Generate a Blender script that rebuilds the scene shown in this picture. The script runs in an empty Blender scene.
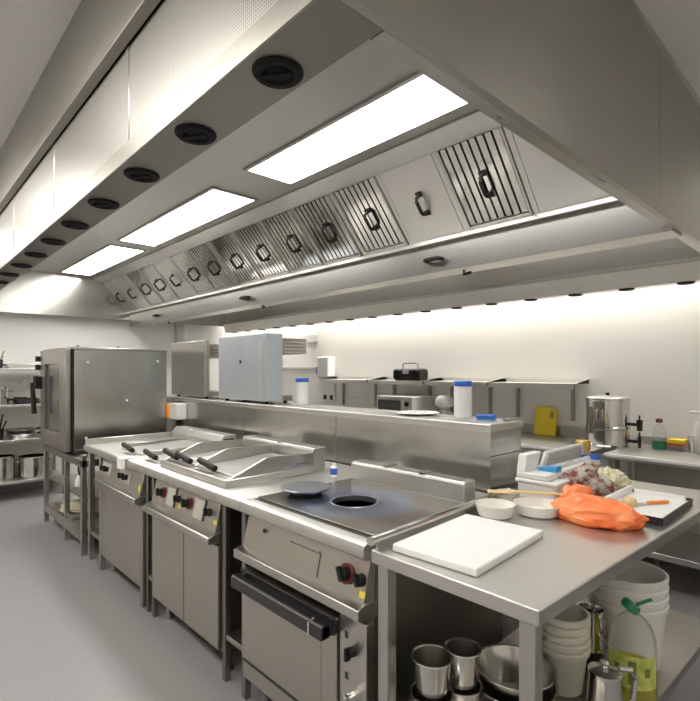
import bpy, math, random
from mathutils import Vector, Matrix, noise
random.seed(7)
C = bpy.context.scene.collection
PI = math.pi
CEIL = 2.75

# ------------------------------------------------------------------ materials
def mat(name, col, rough=.5, metal=0., **k):
    m = bpy.data.materials.new(name); m.use_nodes = True
    b = m.node_tree.nodes['Principled BSDF']
    b.inputs['Base Color'].default_value = (*col, 1)
    b.inputs['Roughness'].default_value = rough
    b.inputs['Metallic'].default_value = metal
    for key, v in k.items():
        b.inputs[key].default_value = v
    return m

def tex(m, scale=(1, 1, 1), nscale=5, detail=3, col=None, rough=None, bump=0., dist=.002):
    """noise in object space drives colour, roughness and bump"""
    nt = m.node_tree; N = nt.nodes; L = nt.links
    b = N['Principled BSDF']
    tc = N.new('ShaderNodeTexCoord'); mp = N.new('ShaderNodeMapping')
    mp.inputs['Scale'].default_value = scale
    no = N.new('ShaderNodeTexNoise'); no.inputs['Scale'].default_value = nscale
    no.inputs['Detail'].default_value = detail
    L.new(tc.outputs['Object'], mp.inputs['Vector']); L.new(mp.outputs['Vector'], no.inputs['Vector'])
    if col:
        r = N.new('ShaderNodeValToRGB')
        r.color_ramp.elements[0].position = .3; r.color_ramp.elements[1].position = .7
        r.color_ramp.elements[0].color = (*col[0], 1); r.color_ramp.elements[1].color = (*col[1], 1)
        L.new(no.outputs['Fac'], r.inputs['Fac']); L.new(r.outputs['Color'], b.inputs['Base Color'])
    if rough:
        mr = N.new('ShaderNodeMapRange')
        mr.inputs['From Min'].default_value = .3; mr.inputs['From Max'].default_value = .7
        mr.inputs['To Min'].default_value = rough[0]; mr.inputs['To Max'].default_value = rough[1]
        L.new(no.outputs['Fac'], mr.inputs['Value']); L.new(mr.outputs['Result'], b.inputs['Roughness'])
    if bump:
        bp = N.new('ShaderNodeBump'); bp.inputs['Strength'].default_value = bump
        bp.inputs['Distance'].default_value = dist
        L.new(no.outputs['Fac'], bp.inputs['Height']); L.new(bp.outputs['Normal'], b.inputs['Normal'])
    return m

def steel(name, col, r, scale):
    m = mat(name, col, r, 1.)
    return tex(m, scale, 6, 4, col=[tuple(c * .975 for c in col), tuple(min(1, c * 1.02) for c in col)],
               rough=(r - .03, r + .04))

ST = (.52, .508, .475)
M = {}
M['steel_y'] = steel('steel_brushed_along', ST, .33, (6, .4, 6))
M['steel_z'] = steel('steel_brushed_up', ST, .33, (5, 5, .4))
M['steel_x'] = steel('steel_brushed_across', ST, .30, (.4, 6, 6))
M['steel_hood'] = steel('steel_hood', (.43, .415, .375), .36, (.6, .6, 3))
M['steel_roof'] = mat('steel_hood_roof', (.60, .585, .555), .36, 1.)
M['steel_door'] = steel('steel_door', (.48, .455, .40), .40, (1.5, 1.5, 1.5))
M['steel_top'] = steel('steel_worktop', (.62, .61, .58), .39, (2, 2, 2))
M['steel_pot'] = steel('steel_pot', (.66, .65, .61), .2, (3, 3, 3))
M['steel_shaded'] = steel('steel_shaded', (.27, .26, .235), .42, (3, 3, 3))  # darker steel; shade on undersides, sides and gaps put into its colour
M['steel_pol'] = steel('steel_polished', (.70, .69, .66), .12, (3, 3, 3))
M['steel_worn'] = steel('steel_worn', (.42, .40, .37), .38, (5, 5, 5))
M['steel_rear'] = mat('steel_satin', (.56, .545, .51), .3, 1.)
M['steel_edge'] = steel('steel_bright_edge', (.80, .785, .74), .55, (3, .3, 3))
M['steel_wavy'] = tex(mat('steel_panel_wavy', (.53, .52, .49), .2, 1.), (1, 1, .35), 3, 1, rough=(.17, .26), bump=.35, dist=.012)
M['steel_end'] = mat('steel_end_panel', (.50, .485, .445), .22, 1.)
M['steel_gutter'] = mat('steel_gutter', (.50, .485, .45), .30, 1.)
M['slot'] = mat('dark_slot', (.035, .035, .033), .6)
M['black'] = mat('black_plastic', (.014, .014, .013), .5, **{'Specular IOR Level': .3})
M['blackm'] = mat('black_coated_metal', (.035, .035, .036), .33, .3)
M['rubber'] = mat('black_rubber', (.012, .012, .012), .75, **{'Specular IOR Level': .25})
M['dialplate'] = mat('beige_dial_plate', (.50, .47, .41), .45)
M['dark'] = mat('dark_interior', (.02, .02, .02), .8)
M['white'] = tex(mat('white_plastic', (.80, .80, .78), .4), (4, 4, 4), 6, 2, rough=(.35, .5))
M['board'] = tex(mat('white_polyethylene', (.83, .83, .80), .45), (1, 1, 1), 30, 3, col=[(.79, .79, .765), (.83, .83, .81)])
M['ceramic'] = mat('white_ceramic', (.80, .78, .73), .2)
M['tub'] = mat('cream_plastic', (.74, .72, .62), .38, **{'Subsurface Weight': .15, 'Subsurface Radius': (.02, .02, .015)})
M['bucket'] = mat('white_bucket_plastic', (.82, .81, .76), .38, **{'Subsurface Weight': .15, 'Subsurface Radius': (.02, .02, .015)})
M['bluecap'] = mat('blue_plastic', (.03, .12, .55), .35)
M['cyan'] = mat('light_blue_plastic', (.05, .32, .66), .35)
M['red'] = mat('red_plastic', (.17, .018, .013), .4)
M['orange'] = mat('orange_plastic', (.95, .30, .03), .4)
M['yellow'] = mat('yellow_plastic', (.95, .73, .04), .4)
M['yellowlab'] = mat('yellow_sticker', (.85, .70, .05), .5)
M['green'] = mat('green_plastic', (.02, .22, .09), .35)
M['gold'] = mat('gold_lid', (.70, .45, .12), .35, .6)
M['wood'] = tex(mat('pale_wood', (.72, .55, .26), .55), (30, 3, 30), 6, 3, col=[(.64, .46, .20), (.76, .60, .32)])
M['greybox'] = tex(mat('grey_painted_steel', (.43, .46, .48), .42), (2, 2, 2), 3, 3, col=[(.41, .44, .46), (.45, .48, .50)])
M['lightgrey'] = mat('light_grey_plastic', (.62, .62, .60), .45)
M['lining'] = tex(mat('grey_film_box_inside', (.42, .42, .41), .4), (1, 1, 40), 3, 2, col=[(.36, .36, .35), (.50, .50, .49)])
M['glass'] = mat('clear_glass', (.95, .97, .95), .05, **{'Transmission Weight': 1., 'IOR': 1.3})
M['clear'] = mat('clear_plastic', (.92, .94, .90), .12, **{'Transmission Weight': .9, 'IOR': 1.1, 'Alpha': .5})
M['oil'] = mat('olive_oil', (.62, .55, .03), .1, **{'Transmission Weight': .55, 'IOR': 1.2})
M['ovenglass'] = mat('dark_oven_glass', (.10, .105, .105), .12, .2)
M['paper'] = tex(mat('white_paper', (.84, .83, .80), .7), (1, 1, 1), 20, 3, bump=.3, dist=.004)
M['tan'] = tex(mat('beige_cloth', (.62, .57, .44), .8), (1, 1, 1), 30, 3, bump=.4, dist=.004)
M['jar'] = mat('jar_contents', (.60, .48, .25), .3)
M['sponge'] = mat('yellow_sponge', (.85, .62, .04), .9)
M['spongered'] = mat('red_sponge', (.60, .12, .03), .9)
M['spongegrey'] = mat('grey_sponge', (.22, .20, .24), .9)
M['olive'] = mat('olive_print', (.16, .20, .03), .5)
M['oillabel'] = tex(mat('green_bottle_label', (.50, .55, .10), .45), (1, 1, 1), 28, 2, col=[(.36, .45, .07), (.66, .66, .18)])
M['wall'] = tex(mat('white_wall_cladding', (.83, .81, .775), .42), (1, 1, 1), 1.5, 2, col=[(.825, .805, .77), (.84, .82, .785)])
M['ceil'] = mat('white_ceiling', (.74, .735, .71), .75)
M['floor'] = tex(mat('grey_vinyl_floor', (.30, .285, .29), .42), (1, 1, 1), 90, 4,
                 col=[(.275, .262, .268), (.325, .31, .316)], rough=(.36, .5), bump=.05, dist=.001)
M['skirt'] = mat('grey_skirting', (.25, .24, .24), .5)

def emission(name, col, s):
    m = bpy.data.materials.new(name); m.use_nodes = True
    nt = m.node_tree; nt.nodes.remove(nt.nodes['Principled BSDF'])
    e = nt.nodes.new('ShaderNodeEmission'); e.inputs['Color'].default_value = (*col, 1)
    e.inputs['Strength'].default_value = s
    nt.links.new(e.outputs[0], nt.nodes['Material Output'].inputs[0])
    return m
HOODLIGHT = 15.
M['light'] = emission('hood_light_diffuser', (1., .985, .95), HOODLIGHT)
M['roomlight'] = emission('ceiling_light_diffuser', (1., .96, .89), 13.5)
M['striplight'] = emission('strip_light_diffuser', (1., .97, .92), 37.)
M['rearlight'] = emission('hood_rear_light_diffuser', (1., .985, .95), 2.2)
M['table_fill'] = emission('table_fill_diffuser', (1., .96, .89), 5.)

# perforated supply panels: a fine square grid of holes
def perforated():
    m = mat('perforated_steel', (.66, .645, .61), .34, 1.)
    nt = m.node_tree; N = nt.nodes; L = nt.links; b = N['Principled BSDF']
    tc = N.new('ShaderNodeTexCoord'); mp = N.new('ShaderNodeMapping')
    mp.inputs['Scale'].default_value = (0.0, 1 / .0075, 1 / .0075)
    L.new(tc.outputs['Object'], mp.inputs['Vector'])
    v = N.new('ShaderNodeTexVoronoi'); v.inputs['Randomness'].default_value = 0.; v.inputs['Scale'].default_value = 1.
    L.new(mp.outputs['Vector'], v.inputs['Vector'])
    r = N.new('ShaderNodeValToRGB'); r.color_ramp.elements[0].position = .20; r.color_ramp.elements[1].position = .26
    r.color_ramp.elements[0].color = (.22, .215, .20, 1); r.color_ramp.elements[1].color = (.60, .585, .55, 1)
    L.new(v.outputs['Distance'], r.inputs['Fac']); L.new(r.outputs['Color'], b.inputs['Base Color'])
    return m
M['perf'] = perforated()

# cast hotplate with blue and straw heat tint around the centre ring
def hotplate_mat():
    m = mat('heat_tinted_hotplate', (.12, .13, .17), .22, .9)
    nt = m.node_tree; N = nt.nodes; L = nt.links; b = N['Principled BSDF']
    tc = N.new('ShaderNodeTexCoord')
    di = N.new('ShaderNodeVectorMath'); di.operation = 'DISTANCE'
    di.inputs[1].default_value = (.285, .005, .91)
    L.new(tc.outputs['Object'], di.inputs[0])
    no = N.new('ShaderNodeTexNoise'); no.inputs['Scale'].default_value = 9
    L.new(tc.outputs['Object'], no.inputs['Vector'])
    ad = N.new('ShaderNodeMath'); ad.operation = 'MULTIPLY_ADD'; ad.inputs[1].default_value = .12
    L.new(no.outputs['Fac'], ad.inputs[0]); L.new(di.outputs['Value'], ad.inputs[2])
    r = N.new('ShaderNodeValToRGB'); e = r.color_ramp.elements
    e[0].position = .12; e[0].color = (.15, .18, .28, 1)
    e[1].position = .52; e[1].color = (.22, .22, .23, 1)
    x = e.new(.27); x.color = (.27, .31, .42, 1)
    x = e.new(.36); x.color = (.27, .235, .20, 1)
    L.new(ad.outputs[0], r.inputs['Fac']); L.new(r.outputs['Color'], b.inputs['Base Color'])
    return m
M['hot'] = hotplate_mat()
M['lid'] = tex(mat('heat_tinted_lid', (.19, .21, .26), .3, .85), (1, 1, 1), 8, 2, col=[(.26, .28, .34), (.36, .36, .38)])

# crinkled film materials
M['orangebag'] = tex(mat('orange_bag_film', (.93, .20, .045), .3, **{'Subsurface Weight': .2, 'Subsurface Radius': (.03, .01, .005)}),
                     (1, 1, 1), 12, 2, col=[(.90, .16, .03), (.97, .36, .14)], bump=.25, dist=.012)
M['palebag'] = tex(mat('pale_bag_film', (.80, .76, .60), .25), (1, 1, 1), 26, 4, col=[(.83, .81, .70), (.75, .66, .33)], bump=.5, dist=.012)
M['veg'] = tex(mat('bag_contents', (.35, .2, .15), .4), (1, 1, 1), 24, 2, col=[(.24, .035, .02), (.50, .47, .41)], bump=.4, dist=.01)
for e_, p_ in zip([n for n in M['veg'].node_tree.nodes if n.type == 'VALTORGB'][0].color_ramp.elements, (.42, .56)): e_.position = p_
M['film'] = tex(mat('clear_bag_film', (.9, .9, .88), .12, **{'Transmission Weight': .9, 'IOR': 1.05, 'Alpha': .12}),
                (1, 1, 1), 30, 4, bump=.6, dist=.01)

# ------------------------------------------------------------------ mesh builder
class MB:
    def __init__(s): s.v = []; s.f = []
    def add(s, vs, fs):
        o = len(s.v); s.v += [tuple(v) for v in vs]; s.f += [tuple(i + o for i in f) for f in fs]; return s
    def box(s, x0, x1, y0, y1, z0, z1):
        v = [(x, y, z) for x in (x0, x1) for y in (y0, y1) for z in (z0, z1)]
        return s.add(v, [(0, 1, 3, 2), (4, 6, 7, 5), (0, 4, 5, 1), (2, 3, 7, 6), (0, 2, 6, 4), (1, 5, 7, 3)])
    def obox(s, c, size, rot):
        b = MB().box(-size[0] / 2, size[0] / 2, -size[1] / 2, size[1] / 2, -size[2] / 2, size[2] / 2)
        return s.add([Vector(c) + rot @ Vector(v) for v in b.v], b.f)
    def prism(s, pts, axis, a0, a1):
        def p(u, w, a): return {'y': (u, a, w), 'x': (a, u, w), 'z': (u, w, a)}[axis]
        n = len(pts)
        v = [p(u, w, a0) for u, w in pts] + [p(u, w, a1) for u, w in pts]
        return s.add(v, [tuple(range(n))[::-1], tuple(range(n, 2 * n))] + [(i, (i + 1) % n, n + (i + 1) % n, n + i) for i in range(n)])
    def cyl(s, p0, p1, r0, r1=None, n=24):
        p0, p1 = Vector(p0), Vector(p1); r1 = r0 if r1 is None else r1
        q = (p1 - p0).to_track_quat('Z', 'Y')
        v = [p + q @ Vector((r * math.cos(2 * PI * i / n), r * math.sin(2 * PI * i / n), 0)) for p, r in ((p0, r0), (p1, r1)) for i in range(n)]
        return s.add(v, [tuple(range(n))[::-1], tuple(range(n, 2 * n))] + [(i, (i + 1) % n, n + (i + 1) % n, n + i) for i in range(n)])
    def lathe(s, c, prof, n=36, rot=None, sx=1., sy=1.):
        c = Vector(c); v = []; k = len(prof)
        for i in range(n):
            a = 2 * PI * i / n
            for r, z in prof:
                w = Vector((r * math.cos(a) * sx, r * math.sin(a) * sy, z))
                v.append(c + (rot @ w if rot else w))
        fs = [(i * k + j, ((i + 1) % n) * k + j, ((i + 1) % n) * k + j + 1, i * k + j + 1) for i in range(n) for j in range(k - 1)]
        if prof[0][0] > 1e-5: fs.append(tuple(i * k for i in range(n))[::-1])
        if prof[-1][0] > 1e-5: fs.append(tuple(i * k + k - 1 for i in range(n)))
        return s.add(v, fs)
    def tube(s, pts, r, n=10):
        pts = [Vector(p) for p in pts]; v = []; m = len(pts)
        for i, p in enumerate(pts):
            d = (pts[min(i + 1, m - 1)] - pts[max(i - 1, 0)]).normalized()
            up = Vector((0, 0, 1)) if abs(d.z) < .9 else Vector((0, 1, 0))
            a = d.cross(up).normalized(); b = a.cross(d)
            v += [p + r * (math.cos(2 * PI * j / n) * a + math.sin(2 * PI * j / n) * b) for j in range(n)]
        fs = [(i * n + j, i * n + (j + 1) % n, (i + 1) * n + (j + 1) % n, (i + 1) * n + j) for i in range(m - 1) for j in range(n)]
        fs += [tuple(range(n)), tuple((m - 1) * n + j for j in range(n))[::-1]]
        return s.add(v, fs)
    def blob(s, c, rad, amp=.15, freq=4., seed=0, flat=None, n=40, rot=0., pw=1.):
        c = Vector(c); v = []; k = n // 2 + 1; R = Matrix.Rotation(rot, 3, 'Z')
        for i in range(n):
            for j in range(k):
                a = 2 * PI * i / n; b = -PI / 2 + PI * j / (k - 1)
                d = Vector((math.cos(a) * math.cos(b), math.sin(a) * math.cos(b), math.sin(b)))
                q = d * freq + Vector((seed * 3.1, seed * 1.7, seed))
                m = 1 + amp * (noise.noise(q) + .5 * noise.noise(q * 2.1) + .35 * abs(noise.noise(q * 4.3)))
                w = Vector((d.x * rad[0] * m, d.y * rad[1] * m, d.z * rad[2] * m))
                if flat is not None and w.z < flat: w.z = flat
                v.append(c + R @ w)
        return s.add(v, [(i * k + j, ((i + 1) % n) * k + j, ((i + 1) % n) * k + j + 1, i * k + j + 1) for i in range(n) for j in range(k - 1)])
    def build(s, name, m, parent=None, bevel=0., loc=None, seg=2, ang=35):
        me = bpy.data.meshes.new(name)
        L = Vector(parent['_l']) if parent is not None else Vector(loc or (0, 0, 0))
        me.from_pydata([Vector(v) - L for v in s.v], [], s.f); me.validate()
        import bmesh
        b = bmesh.new(); b.from_mesh(me); bmesh.ops.remove_doubles(b, verts=b.verts, dist=1e-6)
        bmesh.ops.recalc_face_normals(b, faces=b.faces); b.to_mesh(me); b.free()
        me.materials.append(M[m] if isinstance(m, str) else m)
        me.shade_smooth(); me.set_sharp_from_angle(angle=math.radians(ang))
        o = bpy.data.objects.new(name, me); C.objects.link(o)
        o['_l'] = tuple(L)
        if parent is not None: o.parent = parent
        else: o.location = L
        if bevel:
            bv = o.modifiers.new('bevel', 'BEVEL'); bv.width = bevel; bv.segments = seg; bv.limit_method = 'ANGLE'
            bv.angle_limit = math.radians(40); bv.harden_normals = False
        return o

def tag(o, label, cat, group=None):
    o['label'] = label; o['category'] = cat
    if group: o['group'] = group
    return o
def thing(name, label, cat, loc, group=None):
    o = bpy.data.objects.new(name, None); C.objects.link(o); o.location = loc; o['_l'] = tuple(loc)
    o.empty_display_size = .05
    return tag(o, label, cat, group)
def struct(o): o['kind'] = 'structure'; return o
def dup(root, delta, label=None):
    def rec(o, par):
        c = o.copy(); C.objects.link(c)
        if par is not None: c.parent = par
        for ch in list(o.children): rec(ch, c)
        return c
    r = rec(root, None); r.location = root.location + Vector(delta)
    if label: r['label'] = label
    return r
def duppart(part, delta):
    c = part.copy(); C.objects.link(c); c.location = part.location + Vector(delta)
    for ch in list(part.children):
        d = ch.copy(); C.objects.link(d); d.parent = c
    return c
def B(*a): return MB().box(*a)

# ------------------------------------------------------------------ room shell
XW, XR, YF, XL, YN = 4.37, 4.78, 7.25, -2.3, -2.2
struct(B(XL - .1, XR + .1, YN - .1, YF + .1, -.1, 0).build('floor', 'floor'))
struct(B(XL - .1, XR + .1, YN - .1, YF + .1, CEIL, CEIL + .1).build('ceiling', 'ceil'))
struct(MB().prism([(XW, YN), (XR + .1, YN), (XR + .1, YF), (XR, YF), (XR, 5.32), (XW, 5.32)], 'z', 0, CEIL).build('wall_back', 'wall'))
struct(B(XL - .1, XR + .1, YF, YF + .1, 0, CEIL).build('wall_far', 'wall'))
struct(B(XL - .1, XL, YN, YF, 0, CEIL).build('wall_left', 'wall'))
struct(B(XL - .1, XR + .1, YN - .1, YN, 0, CEIL).build('wall_near', 'wall'))
struct(B(3.22, 3.34, YF - .05, YF, 0, CEIL).build('trim_1', 'lightgrey', bevel=.004))
struct(B(XL, 3.22, YF - .015, YF, 0, .1).build('baseboard_far', 'skirt'))
struct(B(XW - .015, XW, YN, 5.32, 0, .1).build('baseboard_back', 'skirt'))

# ceiling lights over the left aisle; last two added to brighten the prep table
lt = None
for i, (x, y) in enumerate([(-.45, .3), (-.45, 2.2), (-.45, 4.1), (-.45, 6.0), (.5, -1.15), (2.4, -1.15)]):
    t = thing('ceiling_light', 'ceiling light panel %s' % ['first over the left aisle', 'second over the left aisle', 'third over the left aisle', 'fourth over the left aisle at the storage rack', 'added unseen behind the camera on the left to brighten the table', 'added unseen behind the camera on the right to brighten the table'][i], 'light', (x, y, CEIL - .04), 'ceiling light panels')
    MB().box(x - .31, x + .31, y - .61, y + .61, CEIL - .035, CEIL).build('frame', 'white', t)
    B(x - .29, x + .29, y - .59, y + .59, CEIL - .042, CEIL - .035).build('diffuser', 'roomlight' if i < 4 else 'table_fill', t)

# strip lamps on the back wall above the hood edge wash the wall below
for i, y in enumerate([1.25, 2.5, 3.75, 4.7, 6.4]):  # the last, unseen lamp is added to brighten the far recess
    t = thing('wall_strip_light', 'strip light high on the back wall behind the hood, %s' % ['nearest the camera', 'second from the camera', 'third from the camera', 'fourth from the camera', 'added to brighten the far recess'][i], 'light', (4.25, y, 2.5), 'strip lights behind the hood')
    q = .41 if i == 4 else 0
    t.location.x += q; t['_l'] = tuple(t.location)
    B(4.30 + q, 4.37 + q, y - .55, y + .55, 2.5, 2.58).build('housing', 'white', t, .004)
    B(4.21 + q, 4.30 + q, y - .55, y + .55, 2.505, 2.575).build('diffuser', 'striplight', t, .01)

# ------------------------------------------------------------------ extraction hood
HX0, HX1, HY0, HY1, HZ, HR = .53, 4.05, .60, 7.08, 2.09, 2.69
H = thing('extraction_hood', 'large stainless steel island extraction canopy hanging over the cooking line', 'extractor hood', (2.3, 3.8, HZ))
# front: upper fascia, lip, perforated panels, bottom band
MB().box(.505, .53, HY0, HY1, 2.475, CEIL).build('fascia', 'steel_hood', H)
MB().prism([(.53, 2.43), (.497, 2.43), (.497, 2.47), (.508, 2.485), (.53, 2.485)], 'y', HY0, HY1).build('fascia_lip', 'steel_hood', H, .002)
B(.548, .66, HY0 + .02, HY1, HZ + .01, CEIL).build('plenum', 'slot', H)
B(.5285, .5335, HY0 + .02, HY1, HZ + .003, 2.146).build('front_band', 'steel_hood', H)
MB().prism([(.53, HZ), (.53, 2.145), (.548, 2.145), (.548, HZ + .012), (.667, HZ + .012), (.667, HZ)], 'y', HY0 + .021, HY1).build('front_edge_channel', 'steel_shaded', H, .002)
ys = [.655 + .874 * i for i in range(8)] + [HY1]
for a, b in zip(ys[:-1], ys[1:]):
    if b - a < .15: continue
    p = B(.533, .55, a + .012, b - .012, 2.145, 2.427).build('perforated_panel', 'perf', H)
    s = MB().box(.530, .552, b - .013, b + .013, 2.145, 2.428).build('panel_joint', 'steel_y', H, .003)
# near end panel in two sheets and its folded lip
B(HX0 - .001, 2.235, HY0, HY0 + .02, HZ - .001, CEIL).build('end_panel', 'steel_hood', H)
B(2.238, HX1, HY0, HY0 + .02, HZ - .001, CEIL).build('end_panel', 'steel_hood', H)
B(2.228, 2.246, HY0 - .0015, HY0 + .01, HZ + .006, CEIL).build('seam_strip', 'steel_hood', H)
B(.668, HX1, HY0 + .0205, HY0 + .057, HZ - .001, HZ + .012).build('end_lip', 'steel_x', H)
B(HX0, HX1, HY0 - .012, HY0, CEIL - .014, CEIL - .001).build('ceiling_angle', 'steel_roof', H)
# far end panel, roof
B(HX0, HX1, HY1 - .02, HY1, 2.165, CEIL).build('end_panel', 'steel_end', H)
B(.66, 2.125, HY0 + .02, HY1 - .02, HR, HR + .02).build('roof_sheet', 'steel_roof', H)
B(2.98, 3.93, HY0 + .02, HY1 - .02, HR, HR + .02).build('roof_sheet', 'steel_roof', H)
MB().prism([(2.03, HR), (2.14, HR), (2.165, HR - .05), (2.14, HR - .06), (2.03, HR - .012)], 'y', HY0 + .02, HY1 - .02).build('filter_top_rail', 'steel_roof', H, .003)
# rear plenum
MB().prism([(4.05, HZ - .02), (4.05, CEIL), (4.03, CEIL), (4.03, HZ - .005), (3.96, HZ - .005), (3.93, 2.20), (3.96, 2.225), (3.96, HR), (3.94, HR), (3.94, 2.225), (3.905, 2.205), (3.905, 2.19), (3.945, HZ - .02)], 'y', HY0 + .02, HY1 - .02).build('rear_plenum', 'steel_rear', H)
MB().prism([(3.9035, 2.19), (3.9435, HZ - .018), (3.945, HZ - .018), (3.906, 2.19)], 'y', HY0 + .021, HY1 - .021).build('rear_edge_sheen', 'steel_edge', H)  # pale steel sheet stands in for bright reflections along the rear edge
# lights
for y0, y1 in ((.86, 2.62), (3.05, 4.83), (5.10, 6.87)):
    for x0, x1 in ((1.615, 1.93), (3.17, 3.49)):
        fr = MB()
        fr.box(x0 - .02, x0, y0 - .02, y1 + .02, HR - .012, HR); fr.box(x1, x1 + .02, y0 - .02, y1 + .02, HR - .012, HR)
        fr.box(x0, x1, y0 - .02, y0, HR - .012, HR); fr.box(x0, x1, y1, y1 + .02, HR - .012, HR)
        f = fr.build('light_frame', 'steel_roof', H, .002)
        B(x0, x1, y0, y1, HR - .009, HR - .001).build('light_diffuser', 'light' if x0 < 2 else 'rearlight', f)
# gutter
GX, GZ0, GZ1 = 2.48, 2.075, 2.275
MB().prism([(GX, GZ0), (2.64, GZ0), (2.64, GZ1), (2.622, GZ1), (2.622, GZ0 + .02), (GX + .018, GZ0 + .02), (GX + .018, GZ1 - .03), (GX, GZ1 - .03)], 'y', HY0 + .021, HY1 - .021).build('grease_gutter', 'steel_gutter', H, .002)
MB().prism([(GX - .035, GZ1 - .028), (GX + .02, GZ1 - .028), (GX + .02, GZ1 + .006), (GX - .02, GZ1 + .002)], 'y', HY0 + .02, HY1 - .02).build('gutter_rail', 'steel_roof', H, .003)
for y in (1.88, 4.05, 6.1):
    h = MB().tube([(GX, y - .055, 2.15), (GX - .035, y - .05, 2.15), (GX - .04, y - .03, 2.15), (GX - .04, y + .03, 2.15), (GX - .035, y + .05, 2.15), (GX, y + .055, 2.15)], .013)
    h.build('gutter_handle', 'black', H)
    MB().tube([(2.55, y - .16, GZ0), (2.55, y - .16, GZ0 - .025), (2.53, y - .22, GZ0 - .025)], .009).build('drain_tap', 'black', H)
# filters on the slope between gutter and roof
A, Bp = Vector((GX - .012, 0, GZ1 + .004)), Vector((2.135, 0, HR - .035))
u = (Bp - A).normalized(); LEN = (Bp - A).length
nrm = Vector((-u.z, 0, u.x)); nrm = nrm if nrm.x < 0 else -nrm
def slab(mb, y0, y1, s0, s1, h0, h1):
    pts = []
    for s_, h_ in ((s0, h0), (s1, h0), (s1, h1), (s0, h1)):
        q = A + u * s_ + nrm * h_; pts.append((q.x, q.z))
    return mb.prism(pts, 'y', y0, y1)
def handle(yc, f):
    P = lambda s, h, dy=0: tuple(A + u * s + nrm * h + Vector((0, yc + dy, 0)))
    c = LEN * .46
    mb = MB().tube([P(c - .055, .01, -.012), P(c - .05, .045, -.012), P(c - .035, .055, -.012), P(c + .035, .055, -.012), P(c + .05, .045, -.012), P(c + .055, .01, -.012)], .011)
    slab(mb, yc - .032, yc + .008, c - .075, c - .045, .003, .012); slab(mb, yc - .032, yc + .008, c + .045, c + .075, .003, .012)
    return mb.build('handle', 'black', f)
PITCH = .42
def baffle(yc):
    mb = MB(); y0, y1 = yc - .192, yc + .192
    slab(mb, y0, y1, .0, .022, -.03, .012); slab(mb, y0, y1, LEN - .022, LEN, -.03, .012)
    slab(mb, y0, y0 + .014, 0, LEN, -.03, .012); slab(mb, y1 - .014, y1, 0, LEN, -.03, .012)
    f = mb.build('grease_filter', 'steel_z', H, .0015)
    sl = MB(); slab(sl, y0 + .014, y1 - .014, .022, LEN - .022, -.03, -.02); sl.build('filter_backing', 'slot', f)
    ba = MB(); n = 8; w = (y1 - y0 - .028) / n
    for i in range(n):
        yy = y0 + .014 + w * (i + .5)
        slab(ba, yy - w * .36, yy + w * .36, .028, LEN - .028, -.006, .004)
    ba.build('baffle', 'steel_pol', f)
    fe = MB()
    for i in range(n):
        yy = y0 + .014 + w * (i + .5)
        slab(fe, yy - w * .2, yy + w * .2, .0, .024, .0125, .015)
    fe.build('drain_tab', 'white', f) if False else None
    handle(yc, f); return f
def blank(yc, h=True):
    mb = slab(MB(), yc - .192, yc + .192, 0, LEN, -.03, .006)
    f = mb.build('blanking_panel', 'steel_roof', H, .003)
    if h: handle(yc, f)
    return f
kinds = 'SBSSSSSSSBSSBB'          # from the camera end
b0 = s0 = None
f0 = blank(1.43 - PITCH, False)
for k, c in enumerate(kinds):
    y = 1.43 + PITCH * k
    if c == 'S':
        if s0 is None: s0 = baffle(y); sy = y
        else: duppart(s0, (0, y - sy, 0))
    else:
        if b0 is None: b0 = blank(y); by = y
        else: duppart(b0, (0, y - by, 0))
sp = slab(MB(), 1.43 - .21 - .016, 1.43 - .21 + .016, 0, LEN, -.02, .004).build('filter_spacer', 'steel_roof', H)
for k in range(1, 15): duppart(sp, (0, PITCH * k, 0))
slab(MB(), HY0 + .02, HY1 - .02, -.01, LEN + .01, -.05, -.032).build('filter_frame', 'slot', H)
# rear bank of filters facing away, closed with one sheet
MB().prism([(2.64, GZ1 - .01), (2.66, GZ1 - .01), (3.0, HR), (2.975, HR)], 'y', HY0 + .02, HY1 - .02).build('rear_filter_bank', 'steel_worn', H)
# air nozzles in both edges
def nozzle(x, y, z):
    f = MB().lathe((x, y, z), [(.0, -.006), (.020, -.006), (.024, -.002), (.030, -.002), (.036, -.010), (.048, -.010), (.053, -.005), (.053, .0), (.0, .0)], 32).build('air_nozzle', 'rubber', H)
    MB().obox((x, y, z - .007), (.014, .062, .008), Matrix.Rotation(.6, 3, 'Z')).build('damper', 'rubber', f)
    return f
n0 = nozzle(.60, .858, HZ + .001)
for k in range(1, 17): duppart(n0, (0, .3705 * k, 0))
n1 = nozzle(3.985, .915, HZ - .019)
for k in range(1, 17): duppart(n1, (0, .3705 * k, 0))

# ------------------------------------------------------------------ pass wall behind the cooking line
PX0, PX1, PY0, PY1, PZ = 2.07, 2.38, 1.25, 5.25, 1.22
W = thing('servery_wall', 'low stainless steel wall with flat shelf top behind the cooking line', 'servery counter', (2.29, 3.2, 0))
B(PX0 + .012, PX1 - .012, PY0 + .008, PY1, .0, PZ - .035).build('body', 'steel_wavy', W)
B(PX0, PX1, PY0, PY1, PZ - .035, PZ).build('shelf_top', 'steel_top', W, .006)
for y in (2.35, 3.45, 4.5): B(PX0 + .009, PX0 + .013, y - .002, y + .002, .9, PZ - .036).build('seam', 'steel_worn', W)
B(PX0 + .015, PX1 - .015, PY0 + .0065, PY0 + .009, 1.065, 1.069).build('seam', 'slot', W)

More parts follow.
